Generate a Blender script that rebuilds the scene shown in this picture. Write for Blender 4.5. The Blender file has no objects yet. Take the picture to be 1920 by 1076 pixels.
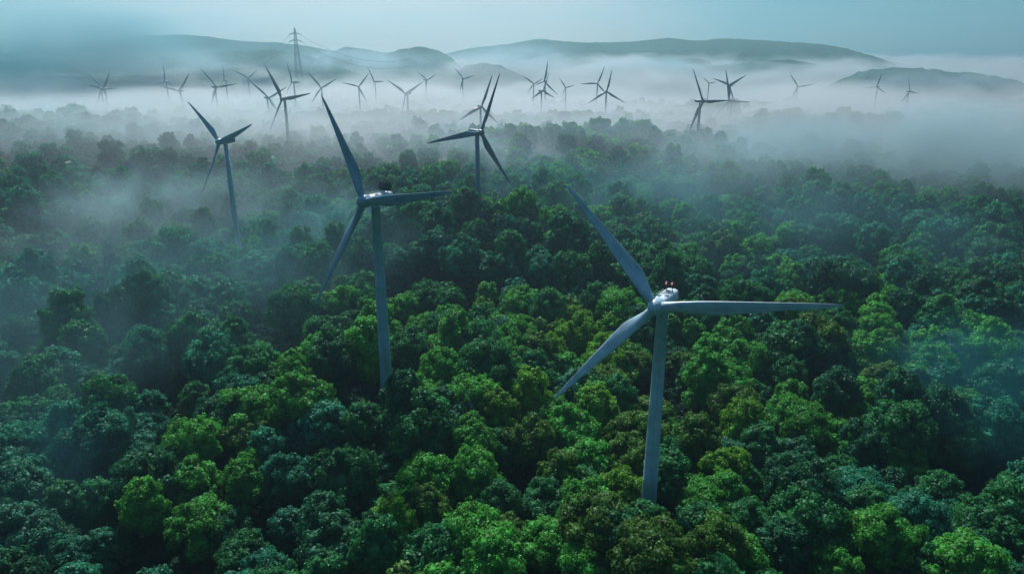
import bpy, bmesh, math, random
import numpy as np
from mathutils import Vector, Matrix

random.seed(7)
rng = np.random.default_rng(11)
R = math.radians
scene = bpy.context.scene
COL = scene.collection

# ------------------------------------------------------------------ camera
F = 1307.0; PITCH = R(18.5); CAMZ = 170.0
def ray(x, y):
    a = (x-960)/F; b = (538-y)/F
    return Vector((a, math.cos(PITCH)+b*math.sin(PITCH), -math.sin(PITCH)+b*math.cos(PITCH)))
def proj(x, y, z):
    z = z-CAMZ
    d = y*math.cos(PITCH) - z*math.sin(PITCH)
    u = y*math.sin(PITCH) + z*math.cos(PITCH)
    return 960+F*x/d, 538-F*u/d, d
def on_plane(px, py, z):
    r = ray(px, py); t = (z-CAMZ)/r.z
    return Vector((r.x*t, r.y*t, z))
cam_d = bpy.data.cameras.new("camera"); cam = bpy.data.objects.new("camera", cam_d); COL.objects.link(cam)
cam.location = (0, 0, CAMZ); cam.rotation_euler = (math.pi/2-PITCH, 0, 0)
cam_d.sensor_width = 36; cam_d.lens = 36*F/1920; cam_d.clip_start = 1; cam_d.clip_end = 40000
scene.camera = cam

# ------------------------------------------------------------------ helpers
def link_mesh(name, me, mat, parent=None):
    o = bpy.data.objects.new(name, me); COL.objects.link(o)
    if mat is not None: me.materials.append(mat)
    o.parent = parent
    return o
def bm_obj(name, bm, mat, parent=None, smooth=True):
    me = bpy.data.meshes.new(name); bm.to_mesh(me); bm.free()
    if smooth:
        for p in me.polygons: p.use_smooth = True
    return link_mesh(name, me, mat, parent)
def empty(name, loc, label, cat, group=None):
    o = bpy.data.objects.new(name, None); COL.objects.link(o); o.location = loc
    o.empty_display_size = 2
    o["label"] = label; o["category"] = cat
    if group: o["group"] = group
    return o
def smooth01(x, a, b):
    t = np.clip((x-a)/(b-a), 0, 1); return t*t*(3-2*t)
def box(bm, c, s, mat=None):
    r = bmesh.ops.create_cube(bm, size=1)
    bmesh.ops.scale(bm, vec=s, verts=r['verts']); bmesh.ops.translate(bm, vec=c, verts=r['verts'])
    return r['verts']
def tube(bm, p0, p1, r0, r1, n=10):
    p0 = Vector(p0); p1 = Vector(p1); d = (p1-p0)
    q = d.to_track_quat('Z', 'Y').to_matrix()
    a = []; b = []
    for i in range(n):
        t = 2*math.pi*i/n; v = Vector((math.cos(t), math.sin(t), 0))
        a.append(bm.verts.new(p0+q@(v*r0))); b.append(bm.verts.new(p1+q@(v*r1)))
    for i in range(n):
        j = (i+1) % n; bm.faces.new((a[i], a[j], b[j], b[i]))
    bm.faces.new(a[::-1]); bm.faces.new(b)

# value noise on numpy arrays
def vnoise(x, y, seed=0):
    xi = np.floor(x).astype(np.int64); yi = np.floor(y).astype(np.int64)
    xf = x-xi; yf = y-yi; xf = xf*xf*(3-2*xf); yf = yf*yf*(3-2*yf)
    def h(a, b):
        n = (a*374761393 + b*668265263 + seed*144665) & 0x7fffffff
        n = ((n ^ (n >> 13))*1274126177) & 0x7fffffff
        return ((n ^ (n >> 16)) & 0xffff)/65535.0
    return (h(xi, yi)*(1-xf)+h(xi+1, yi)*xf)*(1-yf)+(h(xi, yi+1)*(1-xf)+h(xi+1, yi+1)*xf)*yf
def fbm(x, y, o=4, seed=0):
    s = 0; a = .5; n = 0
    for k in range(o):
        s = s+a*vnoise(x*2**k, y*2**k, seed+k); n += a; a *= .5
    return s/n

# ------------------------------------------------------------------ terrain height
def gs(x, y, cx, cy, sx, sy): return np.exp(-((x-cx)/sx)**2-((y-cy)/sy)**2)
def ground_h(x, y):
    x = np.asarray(x, float); y = np.asarray(y, float)
    h = 26*smooth01(y, 560, 980)*(1-.9*smooth01(y, 1320, 1700))
    h = h+20*gs(x, y, 0, 640, 190, 150)
    h = h+26*gs(x, y, 110, 900, 170, 120)
    h = h+36*gs(x, y, -760, 1020, 260, 200)
    ridge = smooth01(x, 300, 430)*(1-smooth01(x, 520, 760))
    h = h+25*ridge*np.exp(-((y-1090-0.05*x)/70)**2)
    h = h+25*gs(x, y, -60, 272, 62, 44)+14*gs(x, y, 40, 176, 44, 34)+24*gs(x, y, -24, 512, 100, 60)
    h = h+9*(fbm(x/160, y/160, 3, 5)-.5)*smooth01(y, 100, 300)
    return h

# ------------------------------------------------------------------ materials
def mat_base(name):
    m = bpy.data.materials.new(name); m.use_nodes = True
    nt = m.node_tree; nt.nodes.clear()
    out = nt.nodes.new('ShaderNodeOutputMaterial')
    return m, nt, out
def N(nt, t, **kw):
    n = nt.nodes.new(t)
    for k, v in kw.items():
        if k in n.inputs.keys(): n.inputs[k].default_value = v
        else: setattr(n, k, v)
    return n
def math_n(nt, op, a, b=None, c=None, clamp=False):
    n = nt.nodes.new('ShaderNodeMath'); n.operation = op; n.use_clamp = clamp
    for i, v in enumerate((a, b, c)):
        if v is None: continue
        if isinstance(v, (int, float)): n.inputs[i].default_value = v
        else: nt.links.new(v, n.inputs[i])
    return n.outputs[0]

def leaf_material(name, instancer):
    m, nt, out = mat_base(name)
    if instancer:
        a = nt.nodes.new('ShaderNodeAttribute'); a.attribute_type = 'INSTANCER'; a.attribute_name = 'tint'; tint = a.outputs['Color']
    else:
        a = nt.nodes.new('ShaderNodeObjectInfo'); tint = a.outputs['Color']
    g = nt.nodes.new('ShaderNodeNewGeometry')
    hsv = nt.nodes.new('ShaderNodeHueSaturation')
    hue = nt.nodes.new('ShaderNodeMapRange'); hue.inputs['To Min'].default_value = .478; hue.inputs['To Max'].default_value = .522
    nt.links.new(g.outputs['Random Per Island'], hue.inputs['Value'])
    nt.links.new(hue.outputs[0], hsv.inputs['Hue'])
    val = math_n(nt, 'MULTIPLY_ADD', g.outputs['Random Per Island'], 1.0, .52)
    tc = nt.nodes.new('ShaderNodeTexCoord')
    ns = N(nt, 'ShaderNodeTexNoise'); ns.inputs['Scale'].default_value = .22; ns.inputs['Detail'].default_value = 2
    nt.links.new(tc.outputs['Object'], ns.inputs['Vector'])
    v2 = math_n(nt, 'MULTIPLY_ADD', ns.outputs['Fac'], 1.6, .2)
    v3 = math_n(nt, 'MULTIPLY', val, v2)
    nt.links.new(v3, hsv.inputs['Value']); nt.links.new(tint, hsv.inputs['Color'])
    d = nt.nodes.new('ShaderNodeBsdfDiffuse'); nt.links.new(hsv.outputs[0], d.inputs['Color'])
    t = nt.nodes.new('ShaderNodeBsdfTranslucent')
    hs2 = nt.nodes.new('ShaderNodeHueSaturation'); hs2.inputs['Hue'].default_value = .485; hs2.inputs['Value'].default_value = 1.15
    nt.links.new(hsv.outputs[0], hs2.inputs['Color']); nt.links.new(hs2.outputs[0], t.inputs['Color'])
    mx = nt.nodes.new('ShaderNodeMixShader'); mx.inputs[0].default_value = .35
    nt.links.new(d.outputs[0], mx.inputs[1]); nt.links.new(t.outputs[0], mx.inputs[2])
    gl = nt.nodes.new('ShaderNodeBsdfGlossy'); gl.inputs['Roughness'].default_value = .45; gl.inputs['Color'].default_value = (.8, .9, .95, 1)
    mg = nt.nodes.new('ShaderNodeMixShader'); mg.inputs[0].default_value = .012
    nt.links.new(mx.outputs[0], mg.inputs[1]); nt.links.new(gl.outputs[0], mg.inputs[2])
    nt.links.new(mg.outputs[0], out.inputs['Surface'])
    return m
M_LEAF = leaf_material('leaf', False)
M_LEAF_I = leaf_material('leaf_wood', True)

def simple(name, col, rough=.6, noise=0.0, scale=1.0, spec=.5, metallic=0, emit=None):
    m, nt, out = mat_base(name)
    b = nt.nodes.new('ShaderNodeBsdfPrincipled'); b.inputs['Roughness'].default_value = rough
    b.inputs['Metallic'].default_value = metallic; b.inputs['Specular IOR Level'].default_value = spec
    if noise:
        tc = nt.nodes.new('ShaderNodeTexCoord'); ns = nt.nodes.new('ShaderNodeTexNoise')
        ns.inputs['Scale'].default_value = scale; ns.inputs['Detail'].default_value = 6
        nt.links.new(tc.outputs['Object'], ns.inputs['Vector'])
        r = nt.nodes.new('ShaderNodeValToRGB'); r.color_ramp.elements[0].position = .3; r.color_ramp.elements[1].position = .7
        r.color_ramp.elements[0].color = tuple(c*(1-noise) for c in col)+(1,)
        r.color_ramp.elements[1].color = tuple(min(1, c*(1+noise)) for c in col)+(1,)
        nt.links.new(ns.outputs['Fac'], r.inputs[0]); nt.links.new(r.outputs[0], b.inputs['Base Color'])
    else: b.inputs['Base Color'].default_value = (*col, 1)
    if emit:
        b.inputs['Emission Color'].default_value = (*emit[0], 1); b.inputs['Emission Strength'].default_value = emit[1]
    nt.links.new(b.outputs[0], out.inputs['Surface'])
    return m
def turbine_paint(name, col, rough):
    # weathered paint: streaks running down, faint dirt, section seams come from geometry
    m, nt, out = mat_base(name)
    b = nt.nodes.new('ShaderNodeBsdfPrincipled'); b.inputs['Specular IOR Level'].default_value = .45
    tc = nt.nodes.new('ShaderNodeTexCoord'); mp = nt.nodes.new('ShaderNodeMapping'); mp.inputs['Scale'].default_value = (1.6, 1.6, .05)
    nt.links.new(tc.outputs['Object'], mp.inputs[0])
    n1 = nt.nodes.new('ShaderNodeTexNoise'); n1.inputs['Scale'].default_value = 1; n1.inputs['Detail'].default_value = 5
    nt.links.new(mp.outputs[0], n1.inputs['Vector'])
    n2 = nt.nodes.new('ShaderNodeTexNoise'); n2.inputs['Scale'].default_value = .35; n2.inputs['Detail'].default_value = 4
    nt.links.new(tc.outputs['Object'], n2.inputs['Vector'])
    s = math_n(nt, 'ADD', n1.outputs['Fac'], n2.outputs['Fac'])
    r = nt.nodes.new('ShaderNodeValToRGB'); r.color_ramp.elements[0].position = .35; r.color_ramp.elements[1].position = .62
    s2 = math_n(nt, 'MULTIPLY', s, .5)
    r.color_ramp.elements[0].color = tuple(c*.62 for c in col)+(1,); r.color_ramp.elements[1].color = (*col, 1)
    nt.links.new(s2, r.inputs[0]); nt.links.new(r.outputs[0], b.inputs['Base Color'])
    rr = math_n(nt, 'MULTIPLY_ADD', n2.outputs['Fac'], .3, rough-.15); nt.links.new(rr, b.inputs['Roughness'])
    nt.links.new(b.outputs[0], out.inputs['Surface'])
    return m
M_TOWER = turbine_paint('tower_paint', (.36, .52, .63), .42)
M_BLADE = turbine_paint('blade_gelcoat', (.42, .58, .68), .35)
M_DTOWER = turbine_paint('silhouette_tower_paint', (.12, .22, .29), .45)  # tower and blade paint darkened: backlit silhouette against fog put into the colour
M_DBLADE = turbine_paint('silhouette_blade_gelcoat', (.08, .16, .22), .4)
M_MTOWER = turbine_paint('shaded_tower_paint', (.25, .41, .51), .42)  # same paint partly darkened, the shaded look of these turbines painted in
M_MBLADE = turbine_paint('shaded_blade_gelcoat', (.18, .32, .41), .38)
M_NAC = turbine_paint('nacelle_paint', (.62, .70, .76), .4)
M_DARK = simple('dark_metal', (.03, .035, .05), .5, .3, 2)
M_HATCH = simple('hatch_grey', (.16, .22, .27), .5, .3, 1.5)
M_RED = simple('red_beacon_glass', (.10, .003, .012), .2)
M_LAMP = simple('beacon_lamp', (.8, .3, .3), .3, emit=((1, .3, .33), .45))
M_BARK = simple('bark', (.035, .032, .027), 1, .4, 1.2, spec=0)
M_STEEL = simple('galvanised_steel', (.16, .22, .24), .6, .2, .3)
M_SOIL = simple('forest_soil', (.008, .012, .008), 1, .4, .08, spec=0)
def hill_material(name, scale):
    m, nt, out = mat_base(name)
    tc = nt.nodes.new('ShaderNodeTexCoord')
    n1 = nt.nodes.new('ShaderNodeTexVoronoi'); n1.inputs['Scale'].default_value = scale
    n2 = nt.nodes.new('ShaderNodeTexNoise'); n2.inputs['Scale'].default_value = scale*.12; n2.inputs['Detail'].default_value = 5
    nt.links.new(tc.outputs['Object'], n1.inputs['Vector']); nt.links.new(tc.outputs['Object'], n2.inputs['Vector'])
    r = nt.nodes.new('ShaderNodeValToRGB'); r.color_ramp.elements[0].position = .3; r.color_ramp.elements[1].position = .7
    r.color_ramp.elements[0].color = (.018, .05, .035, 1); r.color_ramp.elements[1].color = (.05, .10, .05, 1)
    nt.links.new(n2.outputs['Fac'], r.inputs[0])
    d = nt.nodes.new('ShaderNodeBsdfDiffuse'); nt.links.new(r.outputs[0], d.inputs['Color'])
    bp = nt.nodes.new('ShaderNodeBump'); bp.inputs['Strength'].default_value = 1; bp.inputs['Distance'].default_value = 8; bp.invert = True
    nt.links.new(n1.outputs['Distance'], bp.inputs['Height']); nt.links.new(bp.outputs[0], d.inputs['Normal'])
    nt.links.new(d.outputs[0], out.inputs['Surface'])
    return m
M_HILL = hill_material('wooded_hill', .08)

# ------------------------------------------------------------------ ground
def grid_mesh(name, xs, ys, zf, mat, kind='structure', label=None):
    X, Y = np.meshgrid(xs, ys); Z = zf(X, Y)
    nx, ny = len(xs), len(ys)
    me = bpy.data.meshes.new(name)
    v = np.stack([X, Y, Z], -1).reshape(-1, 3)
    i = np.arange(nx*ny).reshape(ny, nx)
    f = np.stack([i[:-1, :-1], i[:-1, 1:], i[1:, 1:], i[1:, :-1]], -1).reshape(-1, 4)
    me.vertices.add(len(v)); me.vertices.foreach_set('co', v.ravel())
    me.loops.add(f.size); me.loops.foreach_set('vertex_index', f.ravel().astype(np.int32))
    me.polygons.add(len(f)); me.polygons.foreach_set('loop_start', (np.arange(len(f))*4).astype(np.int32))
    me.update(calc_edges=True)
    me.polygons.foreach_set('use_smooth', np.ones(len(f), bool))
    o = link_mesh(name, me, mat); o['kind'] = kind
    if label: o['label'] = label
    return o
xs = np.concatenate([np.linspace(-7000, -1700, 30), np.arange(-1660, 1661, 20), np.linspace(1700, 7000, 30)])
ys = np.concatenate([np.linspace(-2000, -200, 20), np.arange(-160, 2401, 20), np.linspace(2450, 6600, 30)])
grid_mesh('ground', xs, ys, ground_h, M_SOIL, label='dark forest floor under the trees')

def ridge_from_pixels(pts, dist, depth, foot, name, label, bump=9, step=12, seed=0, back=1.0):
    """a real hill range: crest elevations read off the skyline at one distance, long slopes fore and aft"""
    px = np.array([p[0] for p in pts], float); py = np.array([p[1] for p in pts], float)
    xs_, zs_ = [], []
    for a, b in zip(px, py):
        r = ray(a, b); t = dist/r.y; xs_.append(r.x*t); zs_.append(CAMZ+r.z*t)
    xs_ = np.array(xs_); zs_ = np.array(zs_)
    def zf(X, Y):
        wob = (fbm(X/700, Y/700, 3, seed+3)-.5)
        yc = dist+depth*.55*(fbm(X/900, X*0+seed, 3, seed)-.5)
        c = np.interp(X, xs_, zs_)
        t = np.abs(Y-yc)/depth
        prof = np.clip(1-t, 0, 1); prof = prof*prof*(3-2*prof)
        gul = fbm(X/260+Y/900, Y/420, 4, seed+9)-.5
        z = foot+(c-foot)*(prof**(.9))*(1+.42*gul*np.clip(t*3, 0, 1))
        z = z+bump*(fbm(X/22, Y/22, 2, seed+20)-.5)*np.clip((z-foot)/20, 0, 1)+wob*10*np.clip(t*3, 0, 1)
        return np.where(t >= 1, foot-10, z)
    a = np.arange(xs_.min(), xs_.max(), step); b = np.arange(dist-depth*1.35, dist+depth*1.35*back, step*1.6)
    return grid_mesh(name, a, b, zf, M_HILL, label=label)
ridge_from_pixels([(700, 140), (760, 122), (830, 103), (885, 92), (960, 82), (1010, 74), (1070, 80), (1120, 82), (1180, 80), (1235, 74), (1290, 79), (1350, 74), (1400, 77), (1450, 83), (1500, 88), (1540, 100), (1580, 110), (1650, 112), (1710, 114), (1765, 133), (1850, 150), (1950, 165)],
    4600, 1500, 8, 'hills', 'long pale wooded range on the horizon', seed=1, step=26, bump=16)
ridge_from_pixels([(1560, 165), (1610, 141), (1640, 134), (1680, 130), (1720, 131), (1760, 135), (1810, 137), (1860, 143), (1900, 152), (1970, 175)],
    2500, 200, 10, 'hills', 'low dark wooded spur before the pale range at right', seed=2, step=8, bump=20)
ridge_from_pixels([(540, 140), (600, 105), (640, 89), (690, 95), (720, 101), (750, 94), (775, 88), (800, 89), (820, 95), (842, 106), (870, 130), (900, 150)],
    3300, 520, 8, 'hills', 'dark humped hill left of the centre of the horizon', seed=3, step=14, bump=15)
ridge_from_pixels([(-200, 112), (0, 104), (120, 90), (250, 74), (350, 66), (400, 70), (450, 78), (520, 81), (580, 88), (640, 100), (720, 122), (780, 150)],
    4000, 1100, 8, 'hills', 'high smooth hill under cloud at upper left', seed=4, step=22, bump=14)
ridge_from_pixels([(-150, 112), (0, 118), (100, 112), (220, 108), (330, 104), (430, 98), (510, 95), (560, 102), (620, 120), (700, 150)],
    3000, 420, 8, 'hills', 'darker lower shoulder of the hill at upper left', seed=5, step=14, bump=13)
ridge_from_pixels([(820, 160), (870, 125), (900, 118), (935, 122), (970, 138), (1020, 160)],
    3100, 260, 8, 'hills', 'small dark knoll rising from fog at centre', seed=6, step=12, bump=12)
ridge_from_pixels([(1200, 160), (1300, 128), (1400, 118), (1480, 112), (1540, 122), (1600, 140), (1700, 165)],
    3500, 480, 8, 'hills', 'dim middle slope below the pale range', seed=7, step=15, bump=12)

# ------------------------------------------------------------------ wind turbines
def rotor_solve(hub, tips, yr):
    hr = np.array(ray(*hub)); best = None
    for k in range(int(yr[0]), int(yr[1])+1):
        for tilt in (0, 4):
            a = R(k); t = R(tilt)
            n = np.array([math.sin(a)*math.cos(t), -math.cos(a)*math.cos(t), math.sin(t)])
            u = np.array([math.cos(a), math.sin(a), 0]); v = np.cross(n, u)
            L = []; A = []
            for q in tips:
                r = np.array(ray(*q)); d = r*(hr@n)/(r@n)-hr
                L.append(np.linalg.norm(d)); A.append(math.atan2(d@v, d@u))
            L = np.array(L); A2 = np.sort(np.degrees(A)); g = np.diff(np.append(A2, A2[0]+360))
            c = L.std()/L.mean()+np.abs(g-120).mean()/120
            if best is None or c < best[0]: best = (c, k, tilt, L, A)
    return best

def blade_mesh(L, flat, detail, chordmul=1.0):
    """blade along +Z (radial); X = in-plane (chord at pitch 0), Y = axial (downwind)"""
    ns = 26 if detail > 1 else (14 if detail == 1 else 9); na = 18 if detail > 1 else (12 if detail == 1 else 8)
    bm = bmesh.new(); rings = []
    for i in range(ns+1):
        s = (i/ns)
        s = s**1.0
        r = 1.2+(L-1.2)*s
        if s < .05: c = 2.3; th = 2.3
        else:
            c = np.interp(s, [.05, .12, .22, .35, .5, .7, .85, .95, 1], [2.3, 3.2, 4.1, 3.7, 2.95, 2.0, 1.35, .85, .18])
            th = np.interp(s, [.05, .12, .22, .35, .5, .7, .85, .95, 1], [2.25, 1.85, 1.3, .92, .62, .38, .22, .13, .04])
        c *= chordmul*L/50; th *= L/50*chordmul
        rd = np.interp(s, [0, .05, .2], [1, 1, 0])      # roundness of the section
        tw = R(np.interp(s, [0, .1, .3, 1], [26, 22, 11, 1])+flat)
        bend = -1.8*(s**2)*L/50                          # slight upwind prebend
        ring = []
        for k in range(na):
            a = 2*math.pi*k/na
            ex = -math.cos(a)*.5*c; ey = math.sin(a)*.5*th
            # airfoil-like section: fat nose, thin tail
            u = (1-math.cos(a))/2
            t_af = (1.9*math.sqrt(max(u, 0))*(1-u)+.04)*th*.62
            ax = (u-.32)*c; ay = t_af*(1 if math.sin(a) >= 0 else -.75)
            if u < 1e-6: ay = 0
            x = ex*rd+ax*(1-rd); y = ey*rd+ay*(1-rd)
            if rd > 0: pass
            X = x*math.cos(tw)-y*math.sin(tw); Y = x*math.sin(tw)+y*math.cos(tw)
            ring.append(bm.verts.new((X, Y+bend, r)))
        # keep direction consistent between ellipse and airfoil (nose at -x)
        rings.append(ring)
    for i in range(ns):
        A, B = rings[i], rings[i+1]
        for k in range(na):
            j = (k+1) % na; bm.faces.new((A[k], A[j], B[j], B[k]))
    bm.faces.new(rings[0][::-1]); bm.faces.new(rings[-1])
    bmesh.ops.recalc_face_normals(bm, faces=bm.faces)
    return bm
def spinner_bm(rad, n=22):
    bm = bmesh.new(); prof = [(-1.25, .001), (-1.2, .28), (-1.02, .55), (-.72, .8), (-.3, .96), (.15, 1.0), (.6, .96), (.95, .9), (.96, .3)]
    rings = []
    for (y, r) in prof:
        rings.append([bm.verts.new((rad*r*math.cos(2*math.pi*k/n), rad*y, rad*r*math.sin(2*math.pi*k/n))) for k in range(n)])
    for A, B in zip(rings, rings[1:]):
        for k in range(n):
            j = (k+1) % n; bm.faces.new((A[k], A[j], B[j], B[k]))
    bm.faces.new(rings[-1]); bm.faces.new(rings[0][::-1])
    bmesh.ops.recalc_face_normals(bm, faces=bm.faces)
    return bm
def nacelle_bm(L, w, h, y0=2.0):
    """rounded housing running back (+Y) from the hub, lofted from super-ellipse sections"""
    bm = bmesh.new(); n = 28; rings = []
    secs = [(0, .62, .70, 0), (.03, .74, .80, 0), (.12, .88, .93, 0), (.3, .98, 1, 0), (.6, 1, 1, .0), (.85, .97, .92, .04), (.96, .9, .80, .08), (1, .78, .66, .1)]
    for (t, sw, sh, dz) in secs:
        ring = []
        for k in range(n):
            a = 2*math.pi*k/n; ca, sa = math.cos(a), math.sin(a); p = .55
            x = math.copysign(abs(ca)**p, ca)*w/2*sw; z = math.copysign(abs(sa)**p, sa)*h/2*sh+dz*h
            ring.append(bm.verts.new((x, y0+t*L, z)))
        rings.append(ring)
    for A, B in zip(rings, rings[1:]):
        for k in range(n):
            j = (k+1) % n; bm.faces.new((A[k], A[j], B[j], B[k]))
    bm.faces.new(rings[0][::-1]); bm.faces.new(rings[-1])
    bmesh.ops.recalc_face_normals(bm, faces=bm.faces)
    return bm
TOWERS = []
def turbine(spec):
    key, hub, tips, yr, Dcap, det, label, group = spec
    c, yaw, tilt, L, A = rotor_solve(hub, tips, yr)
    Rm = 50.0; D = Rm/L.mean()
    if Dcap and D > Dcap: D = Dcap
    zc = 98.0
    if det == 0: D = min(D, (CAMZ-zc)/-ray(*hub).z)      # a smaller machine standing nearer, hub clear of the fog
    Rm = D*L.mean()
    hp = Vector((0, 0, CAMZ))+ray(*hub)*D
    sc = Rm/50
    # directions: local +Y = downwind (back), local Z up
    tow = Vector((math.sin(R(yaw)), -math.cos(R(yaw)), 0))   # towards the viewer
    over = 6.0*sc if det > 1 else 5.2*sc
    base = hp-tow*over
    gz = float(ground_h(base.x, base.y))-.5
    root = empty('wind_turbine', (base.x, base.y, gz), label, 'wind turbine', group)
    root.rotation_euler = (0, 0, R(yaw))
    H = hp.z-gz                                          # hub height above ground
    hl = Vector((0, -over, H))
    TOWERS.append((base.x, base.y, key))
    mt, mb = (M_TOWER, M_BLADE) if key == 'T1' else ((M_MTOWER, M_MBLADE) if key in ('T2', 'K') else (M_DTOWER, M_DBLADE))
    # tower
    nseg = 40 if det > 1 else (20 if det == 1 else 12)
    top = H-2.3*sc; bm = bmesh.new(); rings = []
    r1 = 1.75*sc; r0 = (2.75 if det > 1 else 2.5)*sc
    zz = [0, top*.3, top*.302, top*.306, top*.308, top*.62, top*.622, top*.625, top*.627, top-.9, top-.88, top] if det > 1 else [0, top*.5, top]
    for i, z in enumerate(zz):
        rr = r0+(r1-r0)*(z/top)
        if det > 1 and i in (2, 3, 6, 7): rr += .045
        if det > 1 and i in (10, 11): rr += .12
        rings.append([bm.verts.new((rr*math.cos(2*math.pi*k/nseg), rr*math.sin(2*math.pi*k/nseg), z)) for k in range(nseg)])
    for A_, B_ in zip(rings, rings[1:]):
        for k in range(nseg):
            j = (k+1) % nseg; bm.faces.new((A_[k], A_[j], B_[j], B_[k]))
    bm.faces.new(rings[-1])
    bm_obj('tower', bm, mt, root)
    # nacelle
    nl = (12.5 if key not in ('K',) else 12)*sc
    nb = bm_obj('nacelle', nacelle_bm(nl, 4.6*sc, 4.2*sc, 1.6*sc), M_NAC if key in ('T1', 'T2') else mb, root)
    nb.location = hl
    if key in ('T1', 'T2'): nacelle_kit(nb, sc, nl, key)
    # hub
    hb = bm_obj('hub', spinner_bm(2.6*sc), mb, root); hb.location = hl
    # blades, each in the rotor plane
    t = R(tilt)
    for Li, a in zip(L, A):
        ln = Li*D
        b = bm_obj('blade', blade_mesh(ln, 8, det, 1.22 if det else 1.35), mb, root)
        # local frame: in-plane u = +X, v = up-ish (local), axial = +Y ; blade radial dir = cos a u + sin a v
        rad = Vector((math.cos(a), -math.sin(t)*math.sin(a)*-1, math.sin(a)*math.cos(t)))
        rad = Vector((math.cos(a), math.sin(a)*math.sin(t), math.sin(a)*math.cos(t))).normalized()
        ax = Vector((0, math.cos(t), -math.sin(t))).normalized()
        xa = ax.cross(rad).normalized()
        M = Matrix((xa, ax, rad)).transposed().to_4x4()
        b.matrix_local = Matrix.Translation(hl) @ M
    return root, c, D, hp.z, H
def nacelle_kit(nb, sc, nl, key):
    zt = 2.0*sc
    y0 = 1.6*sc
    bm = bmesh.new()
    for (x, y, w, l) in ((-.95, 3.2, 1.0, 1.5), (.9, 4.2, 1.1, 1.2), (0, 6.6, 1.7, 1.5)):
        vs = box(bm, (x*sc, y0+y*sc, zt+.10*sc), (w*sc, l*sc, .3*sc))
    bmesh.ops.bevel(bm, geom=list(bm.edges), offset=.06, segments=2, affect='EDGES')
    bm_obj('hatch', bm, M_HATCH, nb, False)
    bm = bmesh.new()
    box(bm, (.2*sc, y0+8.4*sc, zt+.25*sc), (2.2*sc, 1.3*sc, .7*sc)); box(bm, (-.9*sc, y0+5.4*sc, zt+.12*sc), (.6*sc, .7*sc, .45*sc))
    bmesh.ops.bevel(bm, geom=list(bm.edges), offset=.1, segments=2, affect='EDGES')
    bm_obj('cooler', bm, M_NAC, nb, False)
    bm = bmesh.new()
    for sx in (-1.5, 1.5):      # hand rails
        tube(bm, (sx*sc, y0+1.6*sc, zt+.75), (sx*sc, y0+8*sc, zt+.75), .05, .05, 6)
        for q in (1.6, 3.2, 4.8, 6.4, 8): tube(bm, (sx*sc, y0+q*sc, zt-.3), (sx*sc, y0+q*sc, zt+.75), .05, .05, 6)
    bm_obj('handrail', bm, M_NAC, nb)
    if key == 'T1':
        for x, y in ((-.85, 8.6), (.95, 8.9)):
            bm = bmesh.new(); tube(bm, (x*sc, y0+y*sc, zt), (x*sc, y0+y*sc, zt+1.9), .16, .12, 8)
            bm2 = bmesh.new()
            mast = bm_obj('mast', bm, M_DARK, nb)
            tube(bm2, (x*sc, y0+y*sc, zt+1.9), (x*sc, y0+y*sc, zt+2.1), .62, .66, 16)
            tube(bm2, (x*sc, y0+y*sc, zt+2.1), (x*sc, y0+y*sc, zt+3.0), .60, .48, 16)
            bl = bm_obj('beacon', bm2, M_RED, nb)
            bm3 = bmesh.new(); bmesh.ops.create_uvsphere(bm3, u_segments=14, v_segments=8, radius=.26)
            bmesh.ops.translate(bm3, vec=(x*sc, y0+y*sc-.48, zt+2.6), verts=bm3.verts)
            bm_obj('lamp', bm3, M_LAMP, bl)
    else:
        for x, y, rr in ((-.7, 9.6, 1.2), (1.0, 10.6, 1.3)):
            bm = bmesh.new(); tube(bm, (x*sc, y0+y*sc, zt), (x*sc, y0+y*sc, zt+1.3), .25, .2, 8)
            bm_obj('mast', bm, M_DARK, nb)
            bm = bmesh.new(); n = 20; q = Matrix.Rotation(R(28), 3, 'Z')
            prof = [(.45, .05), (.42, .6), (.2, 1.1), (-.1, 1.45), (-.22, 1.5), (-.2, 1.36), (.05, 1.0), (.25, .5), (.3, .02)]
            rings = [[bm.verts.new(Vector((x*sc, y0+y*sc, zt+2.3))+q@Vector((rr*r_*math.cos(2*math.pi*k/n)*.95, yy*rr, rr*r_*math.sin(2*math.pi*k/n)*.95))) for k in range(n)] for yy, r_ in prof]
            for A_, B_ in zip(rings, rings[1:]):
                for k in range(n):
                    j = (k+1) % n; bm.faces.new((A_[k], A_[j], B_[j], B_[k]))
            bmesh.ops.recalc_face_normals(bm, faces=bm.faces)
            bm_obj('dish', bm, M_DARK, nb)

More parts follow.
